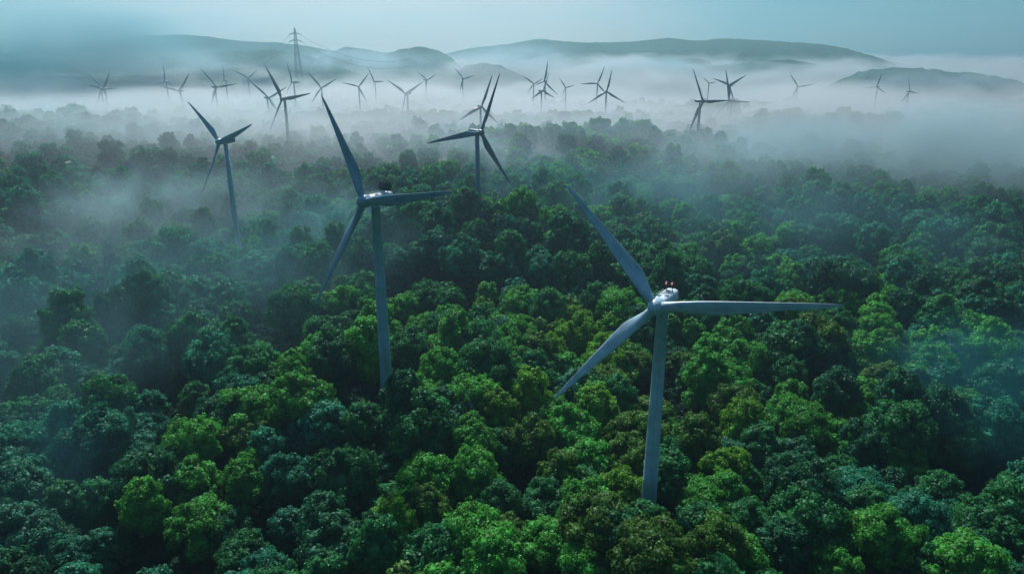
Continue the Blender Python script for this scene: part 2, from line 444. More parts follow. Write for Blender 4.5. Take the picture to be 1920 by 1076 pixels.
NEAR = 'large wind turbines rising from the near forest'
MID = 'wind turbines at the edge of the fog'
FAR = 'small distant wind turbines in the fog'
ANY = (-70, 70)
SPECS = [
('T1', (1230, 575), [(1065, 345), (1585, 569), (1043, 745)], (-40, -33), 0, 2, 'nearest wind turbine, blue-grey, with two red beacons on its white nacelle', NEAR),
('T2', (682, 378), [(608, 178), (857, 358), (597, 571)], (-48, -30), 0, 2, 'tall dark-bladed wind turbine with two black dishes on its nacelle, left of centre', NEAR),
('T3', (902, 249), [(935, 136), (798, 269), (954, 343)], (-40, 40), 0, 1, 'dark wind turbine at centre with one blade pointing up and one left', NEAR),
('K', (411, 266), [(354.5, 190), (477, 232.5), (383, 362)], (-70, -35), 0, 1, 'wind turbine at left with its long nacelle seen side-on and blades in a V', NEAR),
('H', (528.5, 186), [(497, 121), (585, 175), (507, 247.5)], ANY, 0, 1, 'clear dark turbine right of the side-on one, rotor overlapping a thinner turbine', MID),
('G', (504, 184), [(467, 152), (537, 163), (530, 222)], ANY, 0, 0, 'thin turbine overlapped at right by a larger clear turbine', MID),
('Y', (1318.5, 190.5), [(1297, 128), (1367, 188), (1286, 258)], ANY, 0, 1, 'left and larger of the two overlapping turbines above the dark treeline at right', MID),
('Z2', (1367, 189), [(1362, 130), (1409.5, 191), (1338.5, 222.5)], ANY, 0, 1, 'right-hand turbine of the overlapping pair, one blade straight up', MID),
('Z', (1367, 160), [(1401.5, 140), (1337, 147), (1381, 200)], ANY, 2100, 0, 'smaller turbine with a Y-shaped rotor directly behind the right-hand overlapping turbine', FAR),
('A', (192, 166), [(163, 138), (220, 166), (180, 200)], ANY, 0, 0, 'faint turbine at the far left with one blade pointing right', FAR),
('A2', (193, 167), [(207, 134), (165, 160), (206, 200)], ANY, 0, 0, 'faint turbine sharing the far left spot, one blade pointing up and right', FAR),
('B', (335.5, 171), [(356, 137), (304, 163), (350, 207)], ANY, 0, 0, 'faint turbine above and left of the side-on turbine, one blade up to the right', FAR),
('Cc', (308.6, 153), [(307, 120), (329, 162), (296, 158)], ANY, 2300, 0, 'small pale turbine with one blade straight up, between far left pair and side-on turbine', FAR),
('D', (406, 163.5), [(375, 129), (443, 157), (393, 206)], ANY, 0, 0, 'pale turbine directly above the side-on turbine', FAR),
('E', (420, 150.5), [(418, 121), (431, 156.5), (413, 159)], ANY, 2400, 0, 'tiny faint turbine with a vertical blade, above the side-on turbine', FAR),
('F', (465, 147), [(435, 131), (481, 132), (477, 161)], ANY, 2300, 0, 'faint turbine left of the pylon with two blades raised in a wide V', FAR),
('I', (547, 154), [(538, 115), (565, 154.5), (537, 177)], ANY, 2200, 0, 'faint turbine standing below the lattice pylon', FAR),
('J', (602, 165.5), [(577, 135), (632, 147), (584, 194)], ANY, 0, 0, 'ghostly turbine right of the pylon, almost lost in fog', FAR),
('L', (672.5, 163), [(640, 155), (692, 136.5), (688.5, 192)], ANY, 0, 0, 'pale turbine above the tall dark-bladed turbine, one blade pointing left', FAR),
('M', (701, 153), [(690, 127), (721, 153), (698, 172)], ANY, 2300, 0, 'small thin turbine below the left end of the humped hill', FAR),
('N', (760, 176), [(728, 151), (794, 154), (753, 226)], ANY, 0, 1, 'grey turbine left of centre with blades raised in a V above the fog', FAR),
('O', (800.5, 150.5), [(783, 135.5), (817, 140), (798, 181)], ANY, 2300, 0, 'small turbine under the right end of the humped hill, blades in a Y', FAR),
('Pp', (869, 148), [(852, 128), (890, 141.5), (861, 175)], ANY, 2400, 0, 'small turbine just left of the raised blade of the centre turbine', FAR),
('Q', (903, 200), [(923, 138), (859, 227), (935, 233)], (-25, 25), 0, 0, 'pale turbine hidden behind the centre turbine, blade tips showing around it', FAR),
('S', (1001, 158), [(979.5, 142), (1019, 146.5), (990, 174)], ANY, 2300, 0, 'small turbine at the left of the crowded trio right of centre', FAR),
('Tt', (1020.5, 153), [(1028, 113), (1047.5, 179), (1001, 162)], ANY, 0, 0, 'darkest turbine of the crowded trio right of centre, one blade up', FAR),
('U', (1018.5, 170.5), [(1030, 133), (994.5, 187), (1040, 184)], ANY, 0, 0, 'lowest and palest turbine of the crowded trio right of centre', FAR),
('V', (1060, 164.5), [(1049, 147), (1078, 160), (1054, 182)], ANY, 2400, 0, 'ghostly turbine just right of the crowded trio', FAR),
('W', (1120.5, 157), [(1134, 124), (1088, 158), (1140, 180)], ANY, 2300, 0, 'thin turbine behind the three-pointed one, one blade pointing left', FAR),
('X', (1137.5, 172), [(1147.5, 130), (1102, 195), (1172, 193)], ANY, 0, 0, 'turbine with an evenly spread three-pointed rotor, right of centre', FAR),
('AA', (1330, 156.5), [(1317, 145.5), (1345, 153), (1328, 174)], ANY, 2400, 0, 'tiny turbine seen between the overlapping pair of turbines at right', FAR),
('AB', (1496.5, 163), [(1481, 139.5), (1526, 158), (1482, 190)], ANY, 1450, 0, 'lone turbine in the fog well right of the overlapping pair', FAR),
('AC', (1643.5, 163), [(1654, 136.5), (1621, 165), (1663, 176)], ANY, 1450, 0, 'turbine standing in front of the low dark spur at right', FAR),
('AD', (1706.5, 172), [(1702, 144), (1722, 175), (1688, 194)], ANY, 1450, 0, 'small turbine farthest to the right of all, below the dark spur', FAR),
]
for s in SPECS:
    r_, c, D, hz, H = turbine(s)
    print('TURB', s[0], round(c, 2), 'D', round(D), 'hubz', round(hz), 'H', round(H))

# ------------------------------------------------------------------ pylon
def pylon():
    D = 2350
    top = Vector((0, 0, CAMZ))+ray(552, 51)*D
    gz = 92.0
    H = top.z-gz
    root = empty('electricity_pylon', (top.x, top.y, gz), 'slender lattice electricity pylon rising out of the fog before the hills', 'pylon')
    def hw(z):    # half width
        return float(np.interp(z/H, [0, .45, .66, .80, .95, 1], [11, 6.4, 4.4, 3.6, 2.2, .5]))
    bm = bmesh.new(); lv = [H*q for q in (0, .09, .18, .27, .36, .44, .51, .57, .63, .69, .75, .81, .87, .93, .97)]
    def cn(z): w = hw(z); return [Vector((sx*w, sy*w, z)) for sx, sy in ((1, 1), (-1, 1), (-1, -1), (1, -1))]
    for a, b in zip(lv, lv[1:]):
        A, B = cn(a), cn(b)
        for k in range(4):
            j = (k+1) % 4
            tube(bm, A[k], B[k], .62, .58, 5); tube(bm, A[k], B[j], .34, .34, 4); tube(bm, A[j], B[k], .34, .34, 4); tube(bm, B[k], B[j], .34, .34, 4)
    for q in cn(lv[-1]): tube(bm, q, (0, 0, H), .5, .4, 5)
    bm_obj('lattice_mast', bm, M_STEEL, root, False)
    tips = []
    for zf, half, drop in ((.875, 21, 5), (.745, 23, 8)):
        bm = bmesh.new(); z = H*zf; prev = {}
        for s in (-1, 1):
            pts = [Vector((s*half*t, 0, z+2-drop*t**1.7)) for t in (0, .25, .5, .75, 1)]
            low = [Vector((s*half*t, 0, z-2-drop*t**1.7+2.6*t)) for t in (0, .25, .5, .75, 1)]
            for a, b, c, d in zip(pts, pts[1:], low, low[1:]):
                tube(bm, a, b, 1.0, .8, 5); tube(bm, c, d, .8, .7, 5); tube(bm, c, b, .3, .3, 4)
            tips.append((pts[-1], s))
        bm_obj('cross_arm', bm, M_STEEL, root, False)
    for p, s in tips:
        bm = bmesh.new()
        for k in range(6): tube(bm, p+Vector((0, 0, -.2-k*.9)), p+Vector((0, 0, -.9-k*.9)), .55, .35, 8)
        bm_obj('insulator', bm, M_DARK, root)
    bpy.context.view_layer.update()
    for n_, (p, s) in enumerate(tips):
        a = Vector((top.x, top.y, gz))+p+Vector((0, 0, -5.6))
        lab = ['upper power cable sagging left from the pylon', 'upper power cable sagging right from the pylon', 'lower power cable sagging left from the pylon', 'lower power cable sagging right from the pylon'][n_]
        b = a+Vector((s*330, 260, -75)); bm = bmesh.new(); pr = None
        for k in range(25):
            t = k/24; q = a.lerp(b, t)+Vector((0, 0, -4*38*t*(1-t)))
            if pr is not None: tube(bm, pr, q, .42, .42, 5)
            pr = q
        o = bm_obj('power_cable', bm, M_DARK, None); o['label'] = lab; o['category'] = 'cable'; o['group'] = 'cables hanging from the pylon'
pylon()

# ------------------------------------------------------------------ trees
def fib(n):
    i = np.arange(n)+.5; ph = np.arccos(1-2*i/n); th = math.pi*(1+5**.5)*i
    return np.stack([np.cos(th)*np.sin(ph), np.sin(th)*np.sin(ph), np.cos(ph)], -1)
def crown_mesh(name, seed, lobes, subs, leaves, leaf, shape, mat):
    g = np.random.default_rng(seed)
    rx, rz, zc = shape['r'], shape['rz'], shape['zc']
    # main lobes on an uneven dome
    P = []; Rr = []
    for d in fib(lobes*2):
        if d[2] < -.38: continue
        d = d+g.normal(0, .16, 3); d /= np.linalg.norm(d)
        k = 1+shape['rough']*g.normal()
        lr = shape['lobe']*g.uniform(.7, 1.3)
        P.append(np.array([d[0]*rx*k, d[1]*rx*k*shape.get('ax', 1), zc+d[2]*rz*k])*1-d*lr*.55); Rr.append(lr)
    for q in shape.get('extra', []):       # secondary leaders
        for d in fib(12):
            if d[2] < -.2: continue
            lr = shape['lobe']*g.uniform(.6, 1.0); P.append(np.array(q[:3])+d*q[3]); Rr.append(lr)
    P = np.array(P); Rr = np.array(Rr); keep = g.random(len(P)) > shape.get('gap', .08); P = P[keep]; Rr = Rr[keep]
    verts = []; faces = []
    C0 = np.array([0, 0, zc-rz*.2])
    S = []; SR = []; 
    for p, r in zip(P, Rr):
        out = p-C0; out /= np.linalg.norm(out)
        for d in fib(subs):
            d = d+g.normal(0, .25, 3); d /= np.linalg.norm(d)
            if d@out < -.25: continue
            S.append(p+d*r*.78*np.array([1, 1, .85])); SR.append(r*g.uniform(.26, .44))
    S = np.array(S); SR = np.array(SR)
    pts = []; nrm = []
    base = fib(leaves)
    for s, r in zip(S, SR):
        d = base+g.normal(0, .3, base.shape); d /= np.linalg.norm(d, axis=1)[:, None]
        q = s+d*r*g.uniform(.75, 1.2, (len(d), 1))
        # drop leaves buried in lobes
        dist = np.linalg.norm((q[:, None, :]-P[None])/Rr[None, :, None], axis=2).min(1)
        k = (dist > .62)
        pts.append(q[k]); nrm.append(d[k]*.75+((s-C0)/np.linalg.norm(s-C0))*.35+np.array([0, 0, .25]))
    # sprays between the tufts so no branch mass shows bare
    m2 = max(20, int(subs*leaves*.35))
    for p, r in zip(P, Rr):
        d = fib(m2)+g.normal(0, .12, (m2, 3)); d /= np.linalg.norm(d, axis=1)[:, None]
        pts.append(p+d*r*g.uniform(.6, .88, (m2, 1))); nrm.append(d+np.array([0, 0, .2]))
    pts = np.concatenate(pts); nrm = np.concatenate(nrm); nrm = nrm+g.normal(0, .38, nrm.shape); nrm /= np.linalg.norm(nrm, axis=1)[:, None]
    n = len(pts)
    a = np.cross(nrm, g.normal(size=(n, 3))); a /= np.linalg.norm(a, axis=1)[:, None]; b = np.cross(nrm, a)
    sz = leaf*g.uniform(.55, 1.25, (n, 1)); asp = g.uniform(.5, .85, (n, 1))
    bow = nrm*sz*.22
    V = np.stack([pts-a*sz*.5, pts-b*sz*asp*.5+bow, pts+a*sz*.5, pts+b*sz*asp*.5+bow], 1).reshape(-1, 3)
    Fq = np.arange(n*4).reshape(-1, 4)
    # inner dense leaf masses (bumpy)
    ico = bmesh.new(); bmesh.ops.create_icosphere(ico, subdivisions=2, radius=1); iv = np.array([v.co[:] for v in ico.verts]); ifc = np.array([[v.index for v in f.verts] for f in ico.faces]); ico.free()
    VV = [V]; tri = []; off = len(V)
    for p, r in zip(P, Rr):
        w = iv*(r*.64*(1+g.normal(0, .10, (len(iv), 1))))*np.array([1, 1, .9])+p; VV.append(w); tri.append(ifc+off); off += len(iv)
    w = iv*np.array([rx*.62, rx*.62*shape.get('ax', 1), rz*.62])*(1+g.normal(0, .1, (len(iv), 1)))+np.array([0, 0, zc]); VV.append(w); tri.append(ifc+off); off += len(iv)
    V = np.concatenate(VV); tri = np.concatenate(tri)
    me = bpy.data.meshes.new(name); me.vertices.add(len(V)); me.vertices.foreach_set('co', V.ravel())
    li = np.concatenate([Fq.ravel(), tri.ravel()]); me.loops.add(len(li)); me.loops.foreach_set('vertex_index', li.astype(np.int32))
    ls = np.concatenate([np.arange(n)*4, n*4+np.arange(len(tri))*3]); me.polygons.add(len(ls)); me.polygons.foreach_set('loop_start', ls.astype(np.int32))
    me.update(calc_edges=True); me.materials.append(mat)
    return me
SHAPES = [
 dict(r=7.6, rz=9.2, zc=12.5, rough=.05, lobe=2.2),
 dict(r=6.6, rz=10.4, zc=13.0, rough=.06, lobe=2.1),
 dict(r=9.2, rz=7.8, zc=12.0, rough=.06, lobe=2.4, ax=.88),
 dict(r=7.4, rz=8.0, zc=11.6, rough=.09, lobe=2.1, gap=.12, extra=[(3.6, 2, 16.5, 2.9), (-3.6, -1.2, 16, 3.2)]),
 dict(r=5.9, rz=8.4, zc=12.6, rough=.06, lobe=1.9),
 dict(r=7.8, rz=8.4, zc=12.4, rough=.12, lobe=2.3, gap=.16, ax=1.12, extra=[(0, 4, 16.5, 3.2)]),
]
FORM = ['round-headed', 'tall domed', 'broad spreading', 'many-headed', 'compact', 'ragged']
near_crowns = [crown_mesh('crown', 100+i, 30, 9, 30, .72, s, M_LEAF) for i, s in enumerate(SHAPES)]
def trunk_mesh(name, seed, mat):
    g = random.Random(seed); bm = bmesh.new(); p = Vector((0, 0, -.5)); r = .62
    for k in range(6):
        q = p+Vector((g.uniform(-.35, .35), g.uniform(-.35, .35), 2.4)); tube(bm, p, q, r, r*.86, 9); p = q; r *= .86
        if k >= 2:
            for _ in range(2):
                a = g.uniform(0, 6.28); e = p+Vector((math.cos(a)*4.6, math.sin(a)*4.6, g.uniform(2, 4))); m_ = p.lerp(e, .5)+Vector((0, 0, -.5))
                tube(bm, p, m_, r*.55, r*.36, 6); tube(bm, m_, e, r*.36, r*.12, 6)
    me = bpy.data.meshes.new(name); bm.to_mesh(me); bm.free(); me.materials.append(mat)
    for f in me.polygons: f.use_smooth = True
    return me
trunks = [trunk_mesh('trunk', 40+i, M_BARK) for i in range(3)]

# scatter on a jittered triangular lattice
SP = 16.0
pts = []
row = 0; y = 60.0
while y < 2150:
    sp = float(np.interp(y, [300, 420, 1500, 1700], [SP, 20, 20, 24]))
    half = .80*y+190
    x = -half+(row % 2)*sp*.5
    while x < half:
        pts.append((x+random.uniform(-.36, .36)*sp, y+random.uniform(-.36, .36)*sp)); x += sp
    y += sp*.86; row += 1
pts = np.array(pts)
gap = fbm(pts[:, 0]/38, pts[:, 1]/38, 2, 77)
keep = (gap > .35) | (pts[:, 1] > 900)
pts = pts[keep]
for (tx, ty, key) in TOWERS:
    d = np.hypot(pts[:, 0]-tx, pts[:, 1]-ty)
    # the pad each turbine stands on is kept clear, a little longer on the near side
    lane = (np.abs(pts[:, 0]-tx*pts[:, 1]/ty) < 8.5) & (pts[:, 1] < ty) & (pts[:, 1] > ty-(12 if key in ('T1', 'T2') else 12))
    pts = pts[(d > 10) & ~lane]
Z = ground_h(pts[:, 0], pts[:, 1])
S = np.array([random.uniform(.74, 1.3) for _ in pts])*np.interp(pts[:, 1], [0, 400, 900], [1.07, 1.32, 1.30])
big = np.array([random.random() < .06 for _ in pts]); S[big & (pts[:, 1] < 900)] *= 1.15
SZ = S*np.array([random.uniform(.82, 1.3) for _ in pts])
ROT = np.array([random.uniform(0, 6.283) for _ in pts])
PX, PY, PD = proj(pts[:, 0], pts[:, 1], Z+14*SZ)
# tree colours
TINTS = {  # name: (rgb)
 'yellow-green': (.046, .128, .008), 'bright green': (.028, .130, .016), 'mid-green': (.013, .080, .022),
 'dark green': (.008, .050, .020), 'blue-green': (.010, .084, .044), 'olive': (.030, .075, .010), 'silvery green': (.022, .095, .055)}
names = list(TINTS)
patch = fbm(pts[:, 0]/70, pts[:, 1]/70, 2, 31)
tint_idx = []
for i in range(len(pts)):
    cx = abs(PX[i]-1080)/880          # mixed tints; bright warm ones near frame centre paint in light falling there
    warm = max(0, 1-cx)*(1.2 if PY[i] > 560 else .55)+(patch[i]-.5)*1.2
    u = random.random()
    if u < .02: t = 'silvery green'
    elif warm > .85: t = random.choice(['yellow-green', 'bright green', 'bright green', 'olive', 'mid-green', 'mid-green'])
    elif warm > .5: t = random.choice(['bright green', 'mid-green', 'olive', 'bright green', 'dark green', 'mid-green'])
    elif warm > .2: t = random.choice(['mid-green', 'mid-green', 'dark green', 'blue-green', 'bright green'])
    else: t = random.choice(['blue-green', 'mid-green', 'dark green', 'blue-green'])
    tint_idx.append(names.index(t))
tint_idx = np.array(tint_idx)
form = np.array([random.randrange(6) for _ in pts])
TC = np.array([TINTS[n] for n in names])[tint_idx]*np.array([random.uniform(1.6, 2.4) for _ in pts])[:, None]
infr = (PX > -60) & (PX < 1980) & (PY > 0) & (PY < 1130)
size = np.where(infr, S/PD, 0)
order = np.argsort(-size)
NIND = 296
ind = np.zeros(len(pts), bool); ind[order[:NIND]] = True

def place_words(x, y):
    row = ('at bottom edge' if y > 985 else 'low in the picture' if y > 880 else 'in the lower part' if y > 785
           else 'in the middle ground' if y > 690 else 'farther up the slope' if y > 600 else 'on the far side')
    if x < 160: col = 'beside the left border'
    elif x < 400: col = 'towards the left border'
    elif x < 610: col = 'left of the second tower'
    elif x < 800: col = 'around the second tower'
    elif x < 960: col = 'right of the second tower'
    elif x < 1120: col = 'midway between towers'
    elif x < 1230: col = 'just left of nearest tower'
    elif x < 1380: col = 'just right of nearest tower'
    elif x < 1560: col = 'right of the nearest tower'
    elif x < 1740: col = 'towards the right border'
    else: col = 'beside the right border'
    return row+', '+col
used = {}
items = []
for i in np.where(ind)[0]:
    sz = 'large ' if S[i] > 1.14 else ('small ' if S[i] < .9 else '')
    items.append((i, f"{sz}{names[tint_idx[i]]} {FORM[form[i]]} tree {place_words(PX[i], PY[i])}"))
groups = {}
for i, l in items: groups.setdefault(l, []).append(i)
labels = {}
for l, ii in groups.items():
    if len(ii) == 1: labels[ii[0]] = l
    else:
        ii = sorted(ii, key=lambda k: PX[k])
        w = ['left one', 'right one'] if len(ii) == 2 else (['left one', 'middle one', 'right one'] if len(ii) == 3 else [f'{q} from left' for q in ('first', 'second', 'third', 'fourth', 'fifth', 'sixth', 'seventh', 'eighth', 'ninth')])
        for k, i in enumerate(ii): labels[i] = l+', '+w[k]
proto = {}
for i in np.where(ind)[0]:
    root = bpy.data.objects.new('broadleaf_tree', None); COL.objects.link(root)
    root.location = (pts[i, 0], pts[i, 1], Z[i]-.3); root.rotation_euler = (0, 0, ROT[i]); root.scale = (S[i], S[i], SZ[i])
    root['label'] = labels[i]; root['category'] = 'tree'; root['group'] = 'broadleaf trees of the near forest'
    k = int(form[i])
    if k not in proto:
        c = bpy.data.objects.new('crown', near_crowns[k]); t = bpy.data.objects.new('trunk', trunks[k % 3]); proto[k] = (c, t)
    else: c = proto[k][0].copy(); t = proto[k][1].copy()
    COL.objects.link(c); COL.objects.link(t); c.parent = root; t.parent = root
    c.color = (*TC[i], 1)

# the rest of the wood: one object of many instanced crowns
wood_col = bpy.data.collections.new('wood_prototypes')
def proto_obj(name, me):
    o = bpy.data.objects.new(name, me); wood_col.objects.link(o)
for i, s in enumerate(SHAPES):
    s2 = dict(s)
    proto_obj(f'p{i:02d}', crown_mesh('wood_crown', 200+i, 26, 7, 18, 1.0, s2, M_LEAF_I))
for i, s in enumerate(SHAPES):
    proto_obj(f'p{i+6:02d}', crown_mesh('wood_crown_small', 300+i, 22, 5, 8, 1.75, s, M_LEAF_I))
rest = ~ind
rp = np.stack([pts[rest, 0], pts[rest, 1], Z[rest]-.4], -1)
me = bpy.data.meshes.new('forest'); me.vertices.add(len(rp)); me.vertices.foreach_set('co', rp.ravel())
def attr(name, typ, data, key='value'):
    a = me.attributes.new(name, typ, 'POINT'); a.data.foreach_set(key, np.ascontiguousarray(data).ravel())
attr('tint', 'FLOAT_VECTOR', TC[rest].astype(np.float32), 'vector')
attr('scl', 'FLOAT_VECTOR', np.stack([S[rest], S[rest], SZ[rest]], -1).astype(np.float32), 'vector')
attr('rot', 'FLOAT_VECTOR', np.stack([ROT[rest]*0, ROT[rest]*0, ROT[rest]], -1).astype(np.float32), 'vector')
attr('pick', 'INT', (form[rest]+np.where(PD[rest] > 760, 6, 0)).astype(np.int32))
forest = link_mesh('forest', me, None); forest['kind'] = 'stuff'; forest['label'] = 'dense broadleaf forest running back into the fog'
ng = bpy.data.node_groups.new('forest_scatter', 'GeometryNodeTree')
ng.interface.new_socket('Geometry', in_out='INPUT', socket_type='NodeSocketGeometry'); ng.interface.new_socket('Geometry', in_out='OUTPUT', socket_type='NodeSocketGeometry')
gi = ng.nodes.new('NodeGroupInput'); go = ng.nodes.new('NodeGroupOutput')
ci = ng.nodes.new('GeometryNodeCollectionInfo'); ci.inputs['Collection'].default_value = wood_col; ci.inputs['Separate Children'].default_value = True; ci.inputs['Reset Children'].default_value = True
ip = ng.nodes.new('GeometryNodeInstanceOnPoints'); ip.inputs['Pick Instance'].default_value = True
def na(name, t):
    n = ng.nodes.new('GeometryNodeInputNamedAttribute'); n.data_type = t; n.inputs['Name'].default_value = name; return n.outputs['Attribute']
ng.links.new(gi.outputs[0], ip.inputs['Points']); ng.links.new(ci.outputs[0], ip.inputs['Instance'])
ng.links.new(na('pick', 'INT'), ip.inputs['Instance Index']); ng.links.new(na('scl', 'FLOAT_VECTOR'), ip.inputs['Scale'])
e2r = ng.nodes.new('FunctionNodeEulerToRotation'); ng.links.new(na('rot', 'FLOAT_VECTOR'), e2r.inputs[0]); ng.links.new(e2r.outputs[0], ip.inputs['Rotation'])
ng.links.new(ip.outputs[0], go.inputs[0])
md = forest.modifiers.new('scatter', 'NODES'); md.node_group = ng
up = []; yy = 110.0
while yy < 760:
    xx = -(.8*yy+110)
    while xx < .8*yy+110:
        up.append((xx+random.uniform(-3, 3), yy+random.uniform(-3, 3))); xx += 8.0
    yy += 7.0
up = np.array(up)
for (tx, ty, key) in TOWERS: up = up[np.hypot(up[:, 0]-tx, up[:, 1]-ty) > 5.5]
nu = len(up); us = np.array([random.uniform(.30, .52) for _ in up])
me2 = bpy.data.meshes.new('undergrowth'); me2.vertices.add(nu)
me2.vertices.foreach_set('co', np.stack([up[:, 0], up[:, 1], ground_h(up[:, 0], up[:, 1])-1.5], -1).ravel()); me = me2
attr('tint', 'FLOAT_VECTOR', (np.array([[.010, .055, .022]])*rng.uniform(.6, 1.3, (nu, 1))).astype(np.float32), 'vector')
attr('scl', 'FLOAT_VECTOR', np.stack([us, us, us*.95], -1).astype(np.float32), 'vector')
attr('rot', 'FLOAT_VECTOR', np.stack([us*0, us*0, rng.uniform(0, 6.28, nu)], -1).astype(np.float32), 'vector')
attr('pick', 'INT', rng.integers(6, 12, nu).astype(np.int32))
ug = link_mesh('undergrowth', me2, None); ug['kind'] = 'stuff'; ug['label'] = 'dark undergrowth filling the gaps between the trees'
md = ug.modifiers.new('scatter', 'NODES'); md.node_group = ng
print('TREES', len(pts), 'individual', ind.sum())

# ------------------------------------------------------------------ haze and fog
def volume_mat(name, color, aniso, density_fn, step=1.0):
    m, nt, out = mat_base(name)
    v = nt.nodes.new('ShaderNodeVolumePrincipled'); v.inputs['Color'].default_value = (*color, 1); v.inputs['Anisotropy'].default_value = aniso
    if isinstance(density_fn, (int, float)): v.inputs['Density'].default_value = density_fn
    else: nt.links.new(density_fn(nt), v.inputs['Density'])
    nt.links.new(v.outputs[0], out.inputs['Volume'])
    m.cycles.volume_step_rate = step
    if isinstance(density_fn, (int, float)): m.cycles.homogeneous_volume = True
    return m
bm = bmesh.new(); box(bm, (0, 2300, 0), (14400, 8800, 1))
o = bm_obj('haze', bm, volume_mat('haze_air', (.38, .66, .77), .55, .00015), None, False)
zb, zt_ = -16, 470
o.scale = (1, 1, zt_-zb); o.location = (0, 0, (zb+zt_)/2); o['kind'] = 'stuff'; o['label'] = 'thin blue-green haze in the air'

def valley_density(nt):
    g = nt.nodes.new('ShaderNodeNewGeometry'); sep = nt.nodes.new('ShaderNodeSeparateXYZ'); nt.links.new(g.outputs['Position'], sep.inputs[0])
    x, y, z = sep.outputs
    mp = nt.nodes.new('ShaderNodeMapping'); mp.inputs['Scale'].default_value = (1/330, 1/300, 1/150); nt.links.new(g.outputs['Position'], mp.inputs[0])
    n = nt.nodes.new('ShaderNodeTexNoise'); n.inputs['Scale'].default_value = 1; n.inputs['Detail'].default_value = 3; n.inputs['Roughness'].default_value = .55; n.inputs['Distortion'].default_value = .4
    nt.links.new(mp.outputs[0], n.inputs['Vector'])
    f = math_n(nt, 'SUBTRACT', n.outputs['Fac'], .5)
    # top of the bank undulates with the noise
    rise = nt.nodes.new('ShaderNodeMapRange'); rise.inputs['From Min'].default_value = 2300; rise.inputs['From Max'].default_value = 3600
    rise.inputs['To Min'].default_value = 42; rise.inputs['To Max'].default_value = 125; nt.links.new(y, rise.inputs['Value'])
    hump = nt.nodes.new('ShaderNodeMapRange'); hump.interpolation_type = 'SMOOTHSTEP'; hump.inputs['From Min'].default_value = 1120; hump.inputs['From Max'].default_value = 1420
    hump.inputs['To Min'].default_value = 44; hump.inputs['To Max'].default_value = 0; nt.links.new(y, hump.inputs['Value'])
    top = math_n(nt, 'ADD', math_n(nt, 'MULTIPLY_ADD', f, 205.0, rise.outputs[0]), hump.outputs[0])
    above = math_n(nt, 'SUBTRACT', top, z)
    vert = math_n(nt, 'MULTIPLY_ADD', above, 1/58, .5, clamp=True)
    dist = nt.nodes.new('ShaderNodeMapRange'); dist.interpolation_type = 'SMOOTHSTEP'; dist.inputs['From Min'].default_value = 700; dist.inputs['From Max'].default_value = 1150
    nt.links.new(y, dist.inputs['Value'])
    a = math_n(nt, 'MULTIPLY', vert, dist.outputs[0])
    return math_n(nt, 'MULTIPLY', a, .0085)
bm = bmesh.new(); box(bm, (0, 2450, 80), (7600, 3400, 190))
o = bm_obj('fog_bank', bm, volume_mat('valley_fog', (.84, .93, .98), .45, valley_density, .035), None, False)
o['kind'] = 'stuff'; o['label'] = 'white fog bank filling the valley behind the forest'

def wisp(px, py, z, radii, dens, color, rot=0, label='', seed=0, fs=1.0, dist=None):
    p = on_plane(px, py, z) if dist is None else Vector((0, 0, CAMZ))+ray(px, py)*dist
    def fn(nt):
        tc = nt.nodes.new('ShaderNodeTexCoord'); ln = nt.nodes.new('ShaderNodeVectorMath'); ln.operation = 'LENGTH'
        nt.links.new(tc.outputs['Object'], ln.inputs[0])
        fall = nt.nodes.new('ShaderNodeMapRange'); fall.interpolation_type = 'SMOOTHSTEP'
        fall.inputs['From Min'].default_value = 1.0; fall.inputs['From Max'].default_value = .1
        nt.links.new(ln.outputs['Value'], fall.inputs['Value'])
        mp = nt.nodes.new('ShaderNodeMapping'); mp.inputs['Location'].default_value = (seed*3.7, seed*1.3, 0)
        k = 2.3*fs; m_ = max(radii)
        mp.inputs['Scale'].default_value = (k*radii[0]/m_*1.0, k*radii[1]/m_*1.3, k*max(radii[2]/m_, .25))
        nt.links.new(tc.outputs['Object'], mp.inputs[0])
        n = nt.nodes.new('ShaderNodeTexNoise'); n.inputs['Scale'].default_value = 1; n.inputs['Detail'].default_value = 3; n.inputs['Distortion'].default_value = .7
        nt.links.new(mp.outputs[0], n.inputs['Vector'])
        a = math_n(nt, 'MULTIPLY_ADD', n.outputs['Fac'], 3.2, -1.15, clamp=True)
        return math_n(nt, 'MULTIPLY', math_n(nt, 'MULTIPLY', a, fall.outputs[0]), dens)
    bm = bmesh.new(); bmesh.ops.create_icosphere(bm, subdivisions=3, radius=1)
    o = bm_obj('fog_wisp', bm, volume_mat('wisp_fog', color, .45, fn, .55), None)
    o.location = p; o.scale = radii; o.rotation_euler = (0, 0, R(rot)); o['kind'] = 'stuff'; o['label'] = label
    return o
PALE = (.60, .84, .94); TEAL = (.34, .72, .84)
MIST = (.30, .72, .82); TEAL = (.14, .52, .64); BANK = (.56, .86, .94); CLOUD = (.07, .26, .33)
wisp(1830, 290, 56, (370, 250, 74), .030, BANK, -10, 'thick fog cloud rolling in from the right', 1)
wisp(1560, 290, 60, (280, 150, 46), .014, BANK, 10, 'fog drifting over the trees right of centre', 2)
wisp(90, 75, 0, (900, 420, 130), .0075, (.22, .48, .58), 0, 'teal cloud hanging over the hill at upper left', 3, 1, 2300)
wisp(-20, 140, 0, (420, 260, 90), .0070, CLOUD, 0, 'teal fog at the far left above the trees', 4, 1, 1500)
wisp(360, 400, 44, (210, 130, 46), .0060, BANK, 50, 'wisp of fog drifting through the trees at left', 5, 1.6)
wisp(560, 470, 40, (130, 110, 40), .0055, MIST, 25, 'wisp of fog beside the second turbine', 6, 1.5)
wisp(120, 600, 38, (170, 150, 44), .0050, MIST, 15, 'teal mist among the trees at the left border', 7, 1.5)
